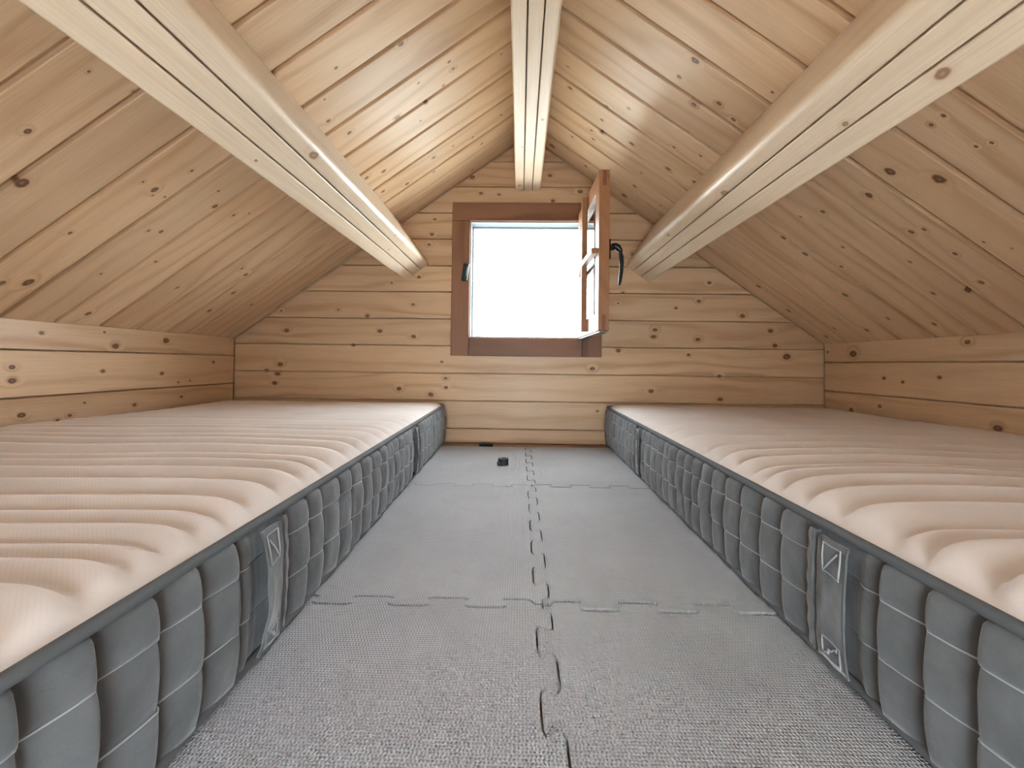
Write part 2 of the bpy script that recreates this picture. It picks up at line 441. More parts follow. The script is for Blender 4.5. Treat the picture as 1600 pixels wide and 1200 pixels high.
# side walls
def side_wall(name, s, label, knots):
    X0 = s * HALF
    w = link(name, box_mesh(name, (min(X0 + s * 0.019, X0 + s * 0.040), REAR, -0.05), (max(X0 + s * 0.019, X0 + s * 0.040), 0.0188, KNEE - 0.0007)), mat=PINE)
    tag(w, label, 'wall', kind='structure')
    zs = [0.0, 0.007, 0.125, 0.2427, 0.3605, KNEE]
    L = -REAR
    for z0, z1 in zip(zs[1:-1], zs[2:]):
        a, b_ = z0 + GAP, (z1 - GAP if z1 < KNEE else z1 - 0.001)
        cy, cz = REAR / 2, (a + b_) / 2
        me = slab('plank', [(-L / 2 + 0.001, a - cz), (L / 2 - 0.002, a - cz), (L / 2 - 0.002, b_ - cz), (-L / 2 + 0.001, b_ - cz)], 0.010 if z1 == KNEE else 0.017, 0.002)
        X = (0, 1, 0) if s < 0 else (0, -1, 0)
        o = link('plank', me, w, PINE, frame((X0, cy, cz), X, (0, 0, 1), (-s, 0, 0)))
        sg = 1 if s < 0 else -1
        set_knots(o, [((k[0] - cy) * sg, k[1] - cz, k[2]) for k in dedupe(knots) if a - .008 < k[1] < b_ + .008])
    return w
side_wall('wall_left', -1, 'low side wall of pine planks on the strike plate side of the window', KNOTS_WALL_A)
side_wall('wall_right', 1, 'low side wall of pine planks on the open sash side of the window', KNOTS_WALL_B)

# unseen rear wall, added to hold back daylight; small opening lets in some sky
bm = bmesh.new()
RX, RZ = 0.22, 0.36
for (xa, xb, za, zb) in ((-HALF, -RX, 0.0, 1.4), (RX, HALF, 0.0, 1.4), (-RX, RX, RZ, 1.4)):
    q = gable([(xa, za), (xb, za), (xb, zb), (xa, zb)], -0.001)
    f_ = [bm.verts.new((x, REAR, z)) for x, z in q]
    g_ = [bm.verts.new((x, REAR - 0.04, z)) for x, z in q]
    bm.faces.new(f_); bm.faces.new(g_[::-1])
    for i in range(len(q)):
        bm.faces.new((f_[i], g_[i], g_[(i + 1) % len(q)], f_[(i + 1) % len(q)]))
wr_ = link('wall_rear_added', from_bm('wall_rear_added', bm), mat=PINE)
tag(wr_, 'added pine wall opposite the window with an opening sized for the light', 'wall', kind='structure')

# ceiling: two slopes of shiplap boards that run from ridge to side wall
bm = bmesh.new()
t0, t1 = 0.020, 0.075
prof = []
for t in (t0, t1):
    lift = t / math.cos(TH)
    for x in (-HALF - 0.09, 0.0, HALF + 0.09):
        prof.append((x, RIDGE - SLOPE * abs(x) + lift))
va = [bm.verts.new((x, 0.09, z)) for x, z in prof]
vb = [bm.verts.new((x, REAR, z)) for x, z in prof]
for i, j in ((0, 1), (1, 2), (3, 4), (4, 5)):
    bm.faces.new((va[i], va[j], vb[j], vb[i]))
for v in (va, vb):
    bm.faces.new((v[0], v[1], v[4], v[3])); bm.faces.new((v[1], v[2], v[5], v[4]))
bm.faces.new((va[0], va[3], vb[3], vb[0])); bm.faces.new((va[2], va[5], vb[5], vb[2]))
ceiling = link('ceiling', from_bm('ceiling', bm), mat=PINE)
tag(ceiling, 'steep pitched ceiling of pine boards running from ridge to side walls', 'ceiling', kind='structure')

PITCH = 0.1231
def shiplap(name, L, w, notch=None):
    """board along X (0 at the eave side centre), width along Y, face at z = 0; a lip at one edge gives the shadow joint"""
    lip = 0.0115; c = 0.0015; T = 0.018; d = 0.0105
    pr = [(-w / 2 + 0.0006, -c), (-w / 2 + c, 0), (w / 2 - lip - c, 0), (w / 2 - lip, -c), (w / 2 - lip, -d), (w / 2, -d), (w / 2, -T), (-w / 2 + 0.0006, -T)]
    bm = bmesh.new()
    A = [bm.verts.new((-L / 2, y, z)) for y, z in pr]
    B = [bm.verts.new((L / 2, y, z)) for y, z in pr]
    n = len(pr)
    for i in range(n):
        bm.faces.new((A[i], A[(i + 1) % n], B[(i + 1) % n], B[i]))
    bm.faces.new(A[::-1]); bm.faces.new(B)
    return from_bm(name, bm)
Y_SEAM0 = -0.113
LB = RAKE + 0.006
for s, knots in ((-1, KNOTS_ROOF_A), (1, KNOTS_ROOF_B)):
    knots = dedupe(knots)
    d = (-s * math.cos(TH), 0, math.sin(TH))
    Yv = (0, 1, 0) if s > 0 else (0, -1, 0)
    Zv = (-s * math.sin(TH), 0, -math.cos(TH))
    mid = LB / 2                                   # along the slope from the ridge
    ox, oz = s * mid * math.cos(TH), RIDGE - mid * math.sin(TH)
    me = shiplap('board', LB, PITCH)
    k = 0
    while True:
        y1 = Y_SEAM0 - k * PITCH; y0 = y1 - PITCH
        if y0 < REAR: break
        o = link('board', me, ceiling, PINE, frame((ox, (y0 + y1) / 2, oz), d, Yv, Zv))
        sy = Yv[1]
        set_knots(o, [(mid - q[0], (q[1] - (y0 + y1) / 2) * sy, q[2]) for q in knots if y0 - .006 < q[1] < y1 + .006])
        k += 1
    # last board against the gable wall; one of them has shrunk away and leaves a dark slit
    yb, ye = Y_SEAM0 + 0.0006, -0.0008
    pts = [(-LB / 2, yb), (-LB / 2, ye), (LB / 2, ye), (LB / 2, yb)]
    if s < 0:
        xa, xb = mid - 0.815, mid - 1.30           # (toward ridge, toward eave)
        pts = [(-LB / 2, yb), (-LB / 2, ye), (xb, ye), (xb + 0.004, -0.018), (xa - 0.002, -0.0242), (xa, ye), (LB / 2, ye), (LB / 2, yb)]
    cy = (yb + ye) / 2
    me2 = slab('board', [(x, (y - cy) * Yv[1]) for x, y in pts], 0.018, 0.0012)
    o = link('board', me2, ceiling, PINE, frame((ox, cy, oz), d, Yv, Zv))
    set_knots(o, [(mid - q[0], (q[1] - cy) * Yv[1], q[2]) for q in knots if yb - .006 < q[1]])

# ---------------------------------------------------------------- roof beams, each of three glued strips
def beam(name, label, origin, across, up, width, depth, rounds, knots):
    """across: unit vector over the underside, up: unit vector into the roof; the strips run along world Y"""
    e = empty(name, (0, 0, 0))
    tag(e, label, 'beam')
    L = -REAR - 0.001
    w = width / 3
    mid = (origin[0], REAR / 2, origin[2])
    e.location = mid
    X = Vector((0, 1, 0)); Yv = Vector(across); Zv = X.cross(Yv)
    sg = 1 if Zv.dot(Vector(up)) < 0 else -1
    # strip profile in (y, h): h = height into the roof
    for i in range(3):
        y0, y1 = -width / 2 + i * w, -width / 2 + (i + 1) * w
        g, c = 0.0013, 0.0022
        pr = []
        r = rounds[0] if i == 0 else c
        def corner(yc, hc, r, a0, a1, n):
            return [(yc + r * math.cos(math.radians(a0 + (a1 - a0) * j / n)), hc + r * math.sin(math.radians(a0 + (a1 - a0) * j / n))) for j in range(n + 1)]
        ya, yb = y0 + (0 if i == 0 else g), y1 - (0 if i == 2 else g)
        pr += corner(ya + r, r, r, 180, 270, 10 if i == 0 else 2)
        r = rounds[1] if i == 2 else c
        pr += corner(yb - r, r, r, 270, 360, 10 if i == 2 else 2)
        pr += [(yb, depth), (ya, depth)]
        bm = bmesh.new()
        A = [bm.verts.new((-L / 2, y, -sg * h)) for y, h in pr]
        B = [bm.verts.new((L / 2, y, -sg * h)) for y, h in pr]
        n = len(pr)
        for j in range(n):
            f = bm.faces.new((A[j], A[(j + 1) % n], B[(j + 1) % n], B[j]))
        bm.faces.new(A[::-1]); bm.faces.new(B)
        me = from_bm('strip', bm)
        M3 = frame((0, 0, 0), X, Yv, Zv)
        o = link('strip', me, e, PINE_BEAM, M3)
        yc = (y0 + y1) / 2
        set_knots(o, [(q[0] - REAR / 2, q[1], q[2]) for q in knots if y0 - 0.004 < q[1] < y1 + 0.004])
    return e
cT, sT = math.cos(TH), math.sin(TH)
# centre of the underside of a purlin, measured from its inner corner
PW, PD = 0.122, 0.2143
for s, lab, kn in ((-1, 'sloping roof beam of three pale strips over the mattress away from the sash', [(-1.002, 0.040, .0125), (-1.08, -0.042, .004), (-.453, .045, .005), (-.386, -.005, .004)]),
                   (1, 'sloping roof beam of three pale strips on the open sash side', [(-1.307, .034, .010), (-1.171, .012, .006), (-.84, -.026, .012), (-.487, -.038, .008)])):
    ix, iz = s * 0.4175, 0.7605
    cx, cz = ix + s * cT * PW / 2, iz - sT * PW / 2
    # across points to +x; on side A the inner (ridge side) corner is at +, on side B at -
    across = (cT, 0, -s * sT)
    up = (s * sT, 0, cT)
    beam('roof_beam', lab, (cx, 0, cz), across, up, PW, PD - 0.0008, (0.004, 0.017) if s < 0 else (0.017, 0.004), kn)
rw = 0.107
beam('ridge_beam', 'ridge beam of three pale strips above the window', (0.003, 0, 1.0793), (1, 0, 0), (0, 0, 1), rw, RIDGE - SLOPE * (rw / 2 + 0.004) - 1.0793 - 0.001, (0.005, 0.008),
     [(-.543, .034, .006), (-.052, -.035, .008), (-.374, -.026, .004)])

# ---------------------------------------------------------------- window
win = empty('window_1', (0, 0, WZ0))
tag(win, 'small square window with stained wooden casing and inward opened sash', 'window', kind='structure')
wz = Matrix.Translation((0, 0, -WZ0))
def casing(name, x0, x1, z0, z1, vertical):
    cx, cz = (x0 + x1) / 2, (z0 + z1) / 2
    a, b_ = (x1 - x0) / 2 - 0.0004, (z1 - z0) / 2 - 0.0004
    if vertical:
        me = slab(name, [(-b_, -a), (b_, -a), (b_, a), (-b_, a)], 0.0185, 0.002)
        F = frame((cx, -0.019, cz - WZ0), (0, 0, 1), (-1, 0, 0), (0, -1, 0))
    else:
        me = slab(name, [(-a, -b_), (a, -b_), (a, b_), (-a, b_)], 0.0185, 0.002)
        F = frame((cx, -0.019, cz - WZ0), (1, 0, 0), (0, 0, 1), (0, -1, 0))
    return link(name, me, win, STAIN, F)
OX0, OX1, OZ0, OZ1 = -0.3165, 0.319, 0.3705, 1.0215
casing('casing_rail', OX0, OX1, WZ1, OZ1, False)
casing('casing_rail', WX0, WX1, OZ0, WZ0, False)
casing('casing_stile', OX0, WX0, OZ0, WZ1, True)
casing('casing_stile', WX1, OX1, OZ0, WZ1, True)
def ring_mesh(name, x0, x1, z0, z1, t, ya, yb):
    bm = bmesh.new()
    bm_box(bm, (x0, ya, z0), (x1, yb, z0 + t)); bm_box(bm, (x0, ya, z1 - t), (x1, yb, z1))
    bm_box(bm, (x0, ya, z0 + t), (x0 + t, yb, z1 - t)); bm_box(bm, (x1 - t, ya, z0 + t), (x1, yb, z1 - t))
    return from_bm(name, bm)
link('frame_liner', ring_mesh('frame_liner', WX0 - 0.0165, WX1 + 0.0165, WZ0 - 0.0165, WZ1 + 0.0165, 0.0165, 0.0, 0.095), win, LINER, wz)
link('seal', ring_mesh('seal', WX0 + 0.0002, WX1 - 0.0002, WZ0 + 0.0002, WZ1 - 0.0002, 0.004, -0.006, 0.004), win, SEAL, wz)
link('outer_stop', ring_mesh('outer_stop', WX0 + 0.0002, WX1 - 0.0002, WZ0 + 0.0002, WZ1 - 0.0002, 0.006, 0.075, 0.088), win, SEAL, wz)
# strike plate of the lock on the casing
bm = bmesh.new()
bm_box(bm, (-0.0125, -0.014, -0.037), (0.0125, 0.0, 0.037))
bmesh.ops.bevel(bm, geom=bm.edges[:], offset=0.005, segments=3, affect='EDGES', profile=0.5)
sp = link('strike_plate', from_bm('strike_plate', bm), win, GREEN_METAL, Matrix.Translation((-0.2570, -0.0192, 0.722 - WZ0)) @ Matrix.Rotation(math.radians(7), 4, 'Y'), smooth=True)
bm = bmesh.new(); bm_box(bm, (-0.004, -0.0195, -0.018), (0.008, -0.0138, 0.022))
bmesh.ops.bevel(bm, geom=bm.edges[:], offset=0.002, segments=2, affect='EDGES', profile=0.5)
link('strike_tongue', from_bm('strike_tongue', bm), sp, GREEN_METAL)

# sash, swung into the room about its hinges; local x from hinge to free edge, y into the thickness, z up
SW, SH, ST = 0.432, 0.520, 0.034
ang = math.atan2(-0.9997, 0.022)
sx = Vector((0.022, -0.99976, 0)); sy = Vector((0.99976, 0.022, 0))
SASH_M = frame((0.2165, -0.0205, 0.4490 - WZ0), sx, sy, (0, 0, 1))
RW = 0.058
bm = bmesh.new()
def sash_box(a, b):
    bm_box(bm, a, b)
sash_box((0, 0, 0), (RW, ST, SH)); sash_box((SW - RW, 0, 0), (SW, ST, SH))
sash_box((RW, 0.0005, 0), (SW - RW, ST - 0.0005, RW)); sash_box((RW, 0.0005, SH - RW), (SW - RW, ST - 0.0005, SH))
bmesh.ops.bevel(bm, geom=bm.edges[:], offset=0.0016, segments=2, affect='EDGES', profile=0.5)
sash = link('sash', from_bm('sash', bm), win, STAIN_LIGHT, SASH_M)
sash['label'] = 'orange brown stained sash swung into the room'
link('pane', box_mesh('pane', (RW - 0.006, 0.013, RW - 0.006), (SW - RW + 0.006, 0.017, SH - RW + 0.006)), sash, GLASS)
# putty bead around the pane
bm = bmesh.new()
for ya, yb in ((0.009, 0.0128), (0.0172, 0.021)):
    x0, x1, z0, z1, t = RW - 0.001, SW - RW + 0.001, RW - 0.001, SH - RW + 0.001, 0.006
    bm_box(bm, (x0, ya, z0), (x1, yb, z0 + t)); bm_box(bm, (x0, ya, z1 - t), (x1, yb, z1))
    bm_box(bm, (x0, ya, z0 + t), (x0 + t, yb, z1 - t)); bm_box(bm, (x1 - t, ya, z0 + t), (x1, yb, z1 - t))
link('glazing_bead', from_bm('glazing_bead', bm), sash, SEAL)
# crossed glazing bars laid on the outer face
gb = link('glazing_bar', box_mesh('glazing_bar', (-SH / 2 + 0.012, -0.009, -0.021), (SH / 2 - 0.012, 0.009, -0.0003), 0.0015), sash, STAIN_LIGHT,
          frame((SW / 2, 0, SH / 2), (0, 0, 1), (1, 0, 0), (0, 1, 0)))
gh = link('glazing_bar', box_mesh('glazing_bar', (-SW / 2 + 0.004, -0.009, -0.0222), (SW / 2 - 0.008, 0.009, -0.0003), 0.0015), sash, STAIN_LIGHT,
          frame((SW / 2, 0, SH / 2), (1, 0, 0), (0, 0, -1), (0, 1, 0)))
# through tenons showing on the free edge
for z0, z1 in ((SH - 0.052, SH - 0.002), (0.002, 0.052)):
    link('tenon', box_mesh('tenon', (SW - 0.01, 0.011, z0), (SW + 0.0006, 0.024, z1)), sash, END_GRAIN)
# weather strip under the sash and hinges
link('drip_strip', box_mesh('drip_strip', (0.004, 0.004, -0.006), (SW - 0.004, 0.028, -0.0002), 0.0015), sash, GREY_METAL)
for z in (0.075, SH - 0.075):
    bm = bmesh.new()
    bm_tube(bm, [(-0.004, 0.038, z - 0.03), (-0.004, 0.038, z + 0.03)], 0.0055, 12)
    bm_box(bm, (-0.004, 0.0342, z - 0.028), (0.03, 0.0365, z + 0.028))
    link('hinge', from_bm('hinge', bm), sash, GREY_METAL, smooth=False)
# handle on the room face: rose, neck and drooping lever
bm = bmesh.new()
hx, hz = SW - 0.028, 0.268
bm_box(bm, (hx - 0.013, ST + 0.0002, hz - 0.033), (hx + 0.013, ST + 0.009, hz + 0.033))
bmesh.ops.bevel(bm, geom=bm.edges[:], offset=0.004, segments=3, affect='EDGES', profile=0.5)
handle = link('handle', from_bm('handle', bm), sash, BLACK_METAL, smooth=True)
handle['label'] = 'black lever handle'
bm = bmesh.new()
bm_tube(bm, [(hx, ST + 0.008, hz + 0.006), (hx, ST + 0.014, hz + 0.007), (hx, ST + 0.020, hz + 0.008)], [0.0105, 0.009, 0.0105], 14)
pts, rad = [], []
for q, r in (((0.016, 0.010), 0.010), ((0.026, 0.012), 0.011), ((0.034, 0.008), 0.0105), ((0.041, -0.004), 0.0095), ((0.0455, -0.022), 0.0082), ((0.047, -0.045), 0.0072), ((0.046, -0.068), 0.0066), ((0.0435, -0.09), 0.006), ((0.041, -0.108), 0.0052), ((0.0395, -0.117), 0.003)):
    pts.append((hx, ST + q[0], hz + q[1])); rad.append(r)
bm_tube(bm, pts, rad, 14)
link('lever', from_bm('lever', bm), handle, BLACK_METAL, smooth=True)

# ---------------------------------------------------------------- foam puzzle tiles
NT = 11
TP = 0.575
XS = 0.012
ROWS = [-0.13, -0.67, -1.245, -1.82]
def chaikin(pts, q=0.17):
    out = [pts[0]]
    for i in range(len(pts) - 1):
        a, b = pts[i], pts[i + 1]
        out.append((a[0] + q * (b[0] - a[0]), a[1] + q * (b[1] - a[1])))
        out.append((a[0] + (1 - q) * (b[0] - a[0]), a[1] + (1 - q) * (b[1] - a[1])))
    out.append(pts[-1])
    return out
def teeth(L, n, first=1, amp=0.0105, s=0.0055):
    """puzzle edge: (t, offset) from t = 0 to L"""
    p = L / n
    pts = [(0.0, 0.0), (0.2 * p, 0.0)]
    sg = first
    pts.append((0.35 * p, sg * amp))
    for k in range(1, n):
        pts += [(k * p + s, sg * amp), (k * p - s, -sg * amp)]
        sg = -sg
    pts += [(L - 0.35 * p, sg * amp), (L - 0.2 * p, 0.0), (L, 0.0)]
    return chaikin(pts)
def tile(ci, ri):
    x0, x1 = (XS - TP, XS) if ci == 0 else (XS, XS + TP)
    yb, yf = ROWS[ri], ROWS[ri + 1]          # back and front
    g = 0.0014
    L = yb - yf
    nv = NT if L > 0.56 else 10
    G = 0.0022
    cl, crr = x0 + g, x1 - g                      # the four corners, drawn in by the joint
    yF, yB = yf + G, (yb if ri == 0 else yb - G)
    def trim(L, n, first):
        return [(t, o) for t, o in teeth(L, n, first)[1:-1] if 0.004 < t < L - 0.004]
    out = [(cl, yF)] + [(x0 + t, yf + o + G) for t, o in trim(TP, NT, 1 if ri < 2 else -1)] + [(crr, yF)]
    e = trim(L, nv, 1)
    if ci == 0: out += [(x1 + o - g, yf + t) for t, o in e]
    out += [(crr, yB)]
    if ri > 0: out += [(x0 + t, yb + o - G) for t, o in trim(TP, NT, 1)][::-1]
    out += [(cl, yB)]
    if ci == 1: out += [(x0 + o + g, yf + t) for t, o in e][::-1]
    cx, cy = (x0 + x1) / 2, (yb + yf) / 2
    th = TILE_T + [[0.0006, 0.0018], [0.0009, 0.0010], [0.0002, -0.0012]][ri][ci]
    pts = []
    for x, y in out:
        if not pts or math.hypot(x - cx - pts[-1][0], y - cy - pts[-1][1]) > 1e-5: pts.append((x - cx, y - cy))
    n = len(pts)
    tris = tessellate_polygon([[Vector((x, y, 0)) for x, y in pts]])
    V = [(x, y, 0.0) for x, y in pts] + [(x, y, -(th - 0.0002)) for x, y in pts]
    F = [tuple(t) for t in tris] + [tuple(n + q for q in t) for t in tris]
    F += [(k, (k + 1) % n, n + (k + 1) % n, n + k) for k in range(n)]
    bm = bmesh.new()
    me = pydata('foam_tile', V, F); bm.from_mesh(me); bpy.data.meshes.remove(me)
    me = from_bm('foam_tile', bm)
    return link('foam_tile', me, None, FOAM, Matrix.Translation((cx, cy, th)))
LAB = {(0, 0): 'grey foam puzzle tile against the gable wall with the small black block on it',
       (1, 0): 'grey foam puzzle tile against the gable wall on the open sash side, nothing on it',
       (0, 1): 'middle grey foam puzzle tile beside the mattress away from the sash',
       (1, 1): 'middle grey foam puzzle tile beside the mattress on the open sash side',
       (0, 2): 'grey foam puzzle tile farthest from the window beside the mattress away from the sash',
       (1, 2): 'grey foam puzzle tile farthest from the window beside the mattress on the sash side'}
for (ci, ri), lab in LAB.items():
    tag(tile(ci, ri), lab, 'floor mat', 'foam puzzle tiles between the mattresses')

# ---------------------------------------------------------------- mattresses
MW, ML, MH = 0.905, 2.0, 0.150
def smoothstep(a, b, x):
    t = min(1.0, max(0.0, (x - a) / (b - a)))
    return t * t * (3 - 2 * t)

def mattress(label, s, loc, rz, ripples, creases, handles, seed):
    """local x grows from the aisle edge (0) to the side wall (MW) times s; local y runs 0 (gable) to -ML"""
    rng = random.Random(seed)
    root = empty('mattress', loc, rz)
    tag(root, label, 'mattress', 'mattresses on the loft floor')
    R = 0.045
    # ---- top cover
    cells = sorted(ripples)                       # distances from the gable end
    def ripple(u, v):
        bend = 0.034 * math.exp(-u / 0.022) + 0.012 * math.sin(u * 5.0 + seed) + 0.006 * math.sin(u * 13 + v * 9 + seed)
        vv = v - bend
        amp = (0.14 + 0.86 * smoothstep(0.35, 0.95, v)) * (0.7 + 0.3 * smoothstep(0.0, 0.06, u))
        h = 0.0
        for a, b in zip(cells[:-1], cells[1:]):
            if a <= vv < b:
                t = (vv - a) / (b - a)
                h = math.sqrt(max(0.0, 1 - (1 - min(1.0, t / 0.28)) ** 2)) * (1 - t ** 1.7) * min(1.0, (b - a) / 0.055)
                break
        big = 0.5 + 0.5 * noise.noise(Vector((u * 2.2, v * 5.0, seed)))
        return amp * (0.0175 * h * (0.55 + 0.6 * big))
    nu, nv = 70, 420
    def rr(u, v):
        """pull the corners in to a rounded outline"""
        cu = R if u < R else (MW - R if u > MW - R else u)
        cv = R if v < R else (ML - R if v > ML - R else v)
        du, dv = u - cu, v - cv
        if du and dv:
            l = math.hypot(du, dv); k = max(abs(du), abs(dv)) / l
            return cu + du * k, cv + dv * k
        return u, v
    us = [MW * (0.5 - 0.5 * math.cos(math.pi * i / nu)) * 0.5 + MW * (i / nu) * 0.5 for i in range(nu + 1)]
    verts, faces = [], []
    for j in range(nv + 1):
        v = ML * j / nv
        for i in range(nu + 1):
            u = us[i]
            e = min(u, MW - u, v, ML - v)
            z = MH + 0.013 * (1 - math.exp(-e / 0.022)) + 0.004 * smoothstep(0, 0.3, e)
            if e > 0: z += ripple(u, v) * smoothstep(0, 0.02, e)
            a, b = rr(u, v)
            verts.append((s * a, -b, z))
    for j in range(nv):
        for i in range(nu):
            q = (j * (nu + 1) + i, j * (nu + 1) + i + 1, (j + 1) * (nu + 1) + i + 1, (j + 1) * (nu + 1) + i)
            faces.append(q[::-1] if s > 0 else q)
    me = pydata('top_cover', verts, faces)
    top = link('top_cover', me, root, TOP_CLOTH, smooth=True)
    top['label'] = 'beige knit top with crosswise ripples'
    # ---- outline of the sides, starting on the aisle side at the gable corner
    def outline(step):
        pts = []
        def line(a, b, n, nrm):
            for i in range(n):
                t = i / n
                pts.append(((a[0] + (b[0] - a[0]) * t, a[1] + (b[1] - a[1]) * t), nrm))
        def arc(cx, cy, a0, a1, n):
            for i in range(n):
                a = math.radians(a0 + (a1 - a0) * i / n)
                pts.append(((cx + R * math.cos(a), cy + R * math.sin(a)), (math.cos(a), math.sin(a))))
        line((0, R), (0, ML - R), int((ML - 2 * R) / step), (-1, 0))
        arc(R, ML - R, 180, 90, 10)
        line((R, ML), (MW - R, ML), 60, (0, 1))
        arc(MW - R, ML - R, 90, 0, 10)
        line((MW, ML - R), (MW, R), 80, (1, 0))
        arc(MW - R, R, 0, -90, 10)
        line((MW - R, 0), (R, 0), 60, (0, -1))
        arc(R, R, -90, -180, 10)
        return pts
    ol = outline(0.0032)
    rows = [0.004, 0.060, 0.113, MH - 0.003]
    cr = sorted(creases)
    jit = [[rng.uniform(-0.0009, 0.0009) for _ in range(3)] for _ in range(len(cr) + 1)]
    def side_d(u, v, z):
        """outward puff of the quilted side"""
        base = 0.007 * max(0.0, math.sin(math.pi * min(1, max(0, z / MH)))) ** 0.7
        for ri in range(3):
            if rows[ri] <= z <= rows[ri + 1]:
                tz = (z - rows[ri]) / (rows[ri + 1] - rows[ri]); break
        else:
            return base * 0.5
        pz = max(0.0, math.sin(math.pi * tz)) ** 0.35
        flat = 1.0
        for h0, h1, _ in handles:
            if h0 - 0.03 < v < h1 + 0.02:
                flat = min(flat, max(0.0, max(smoothstep(h1 + 0.002, h1 + 0.02, v), 1 - smoothstep(h0 - 0.03, h0 - 0.018, v))))
        if u < 0.5 and cr:
            for ci in range(len(cr) - 1):
                a = cr[ci] + jit[ci][ri]; b = cr[ci + 1] + jit[ci + 1][ri]
                if a <= v < b:
                    t = (v - a) / (b - a)
                    pv = math.sqrt(max(0.0, 1 - (1 - min(1.0, t / 0.12)) ** 2)) * (1.0 - 0.95 * t ** 1.7)
                    k = 0.8 + 0.35 * noise.noise(Vector((ci * 1.7, ri * 2.3, seed)))
                    wr = 0.0012 * noise.noise(Vector((v * 60, z * 25, seed)))
                    return base + 0.0135 * k * pv * (0.15 + 0.85 * flat) * (0.84 + 0.16 * pz) - 0.0025 + 0.0016 * pz + wr * pz
        return base + 0.004 * pz
    ZL = sorted([0.003 + (MH - 0.004) * k / 24 for k in range(25)] + [q + e for q in rows[1:3] for e in (-0.0016, 0.0, 0.0016)])
    nz = len(ZL) - 1
    verts, faces = [], []
    n = len(ol)
    for (p, nr) in ol:
        for k in range(nz + 1):
            z = ZL[k]
            d = side_d(p[0], p[1], z)
            verts.append((s * (p[0] + nr[0] * d), -(p[1] + nr[1] * d), z))
    for i in range(n):
        for k in range(nz):
            a, b = i * (nz + 1) + k, ((i + 1) % n) * (nz + 1) + k
            q = (a, b, b + 1, a + 1)
            faces.append(q if s > 0 else q[::-1])
    # underside
    under = [i * (nz + 1) for i in range(n)]
    faces.append(under if s > 0 else under[::-1])
    me = pydata('side_panel', verts, faces)
    side = link('side_panel', me, root, SIDE_CLOTH, smooth=True)
    side['label'] = 'grey quilted fabric side'
    # ---- piping along both edges
    coarse = outline(0.02)
    for z, r, d in ((MH + 0.001, 0.0052, 0.0035), (0.0062, 0.0055, 0.004)):
        bm = bmesh.new()
        path = []
        for (p, nr) in coarse:
            w = 0.0012 * math.sin(p[1] * 31 + seed) + 0.0010 * math.sin(p[1] * 77 + p[0] * 20)
            path.append((s * (p[0] + nr[0] * (d + w)), -(p[1] + nr[1] * (d + w)), z + (w * 0.6 if z > 0.05 else 0)))
        bm_tube(bm, path, r, 10, closed=True)
        link('piping', from_bm('piping', bm), root, PIPING, smooth=True)
    # ---- the two stitch lines along the quilted side
    for zz in (0.060, 0.113):
        bm = bmesh.new()
        path = []
        for (p, nr) in ol[:int((ML - 2 * R) / 0.0032)]:
            if any(h0 - 0.006 < p[1] < h1 + 0.006 for h0, h1, _ in handles) :
                if len(path) > 2: bm_tube(bm, path, 0.0009, 5)
                path = []
                continue
            d = side_d(p[0], p[1], zz) + 0.0007
            path.append((s * (p[0] + nr[0] * d), -(p[1] + nr[1] * d), zz))
        if len(path) > 2: bm_tube(bm, path, 0.0009, 5)
        link('stitch_line', from_bm('stitch_line', bm), side, THREAD, smooth=True)
    # ---- strap handles
    for h0, h1, bow in handles:
        nb, nh = 10, 26
        V = []
        for layer in (0, 1):
            for i in range(nb + 1):
                t = i / nb
                for k in range(nh + 1):
                    w = k / nh
                    z = 0.011 + (MH - 0.019) * w
                    arch = max(0.0, math.sin(math.pi * w)) ** 0.8
                    lean = 0.010 * math.sin(math.pi * w) * (bow / 0.02)
                    y = h0 + (h1 - h0) * t + lean * (0.2 + 0.8 * t)
                    out = 0.0125 + bow * arch * (0.30 + 0.70 * t ** 1.3) + 0.0018 * noise.noise(Vector((t * 3, w * 6, seed + h0)))
                    out += 0.0016 * (1 if (t < 0.09 or t > 0.91) else 0)
                    V.append((-s * (out - 0.0024 * layer), -y, z))
        F = []
        off = (nb + 1) * (nh + 1)
        def idx(i, k, l): return l * off + i * (nh + 1) + k
        for i in range(nb):
            for k in range(nh):
                F.append((idx(i, k, 0), idx(i + 1, k, 0), idx(i + 1, k + 1, 0), idx(i, k + 1, 0)))
                F.append((idx(i, k, 1), idx(i, k + 1, 1), idx(i + 1, k + 1, 1), idx(i + 1, k, 1)))
        for i in range(nb):
            F.append((idx(i, 0, 0), idx(i, 0, 1), idx(i + 1, 0, 1), idx(i + 1, 0, 0)))
            F.append((idx(i, nh, 0), idx(i + 1, nh, 0), idx(i + 1, nh, 1), idx(i, nh, 1)))
        for k in range(nh):
            F.append((idx(0, k, 0), idx(0, k + 1, 0), idx(0, k + 1, 1), idx(0, k, 1)))
            F.append((idx(nb, k, 0), idx(nb, k, 1), idx(nb, k + 1, 1), idx(nb, k + 1, 0)))
        bm = bmesh.new()
        me = pydata('handle', V, F)
        bm.from_mesh(me); bpy.data.meshes.remove(me)
        hd = link('handle', from_bm('handle', bm), root, SIDE_CLOTH, smooth=True)
        # sewn box at the upper and lower end
        def on(t, w):
            i = min(nb, max(0, round(t * nb))); k = min(nh, max(0, round(w * nh)))
            q = Vector(V[idx(i, k, 0)]); q.x -= s * 0.001
            return q
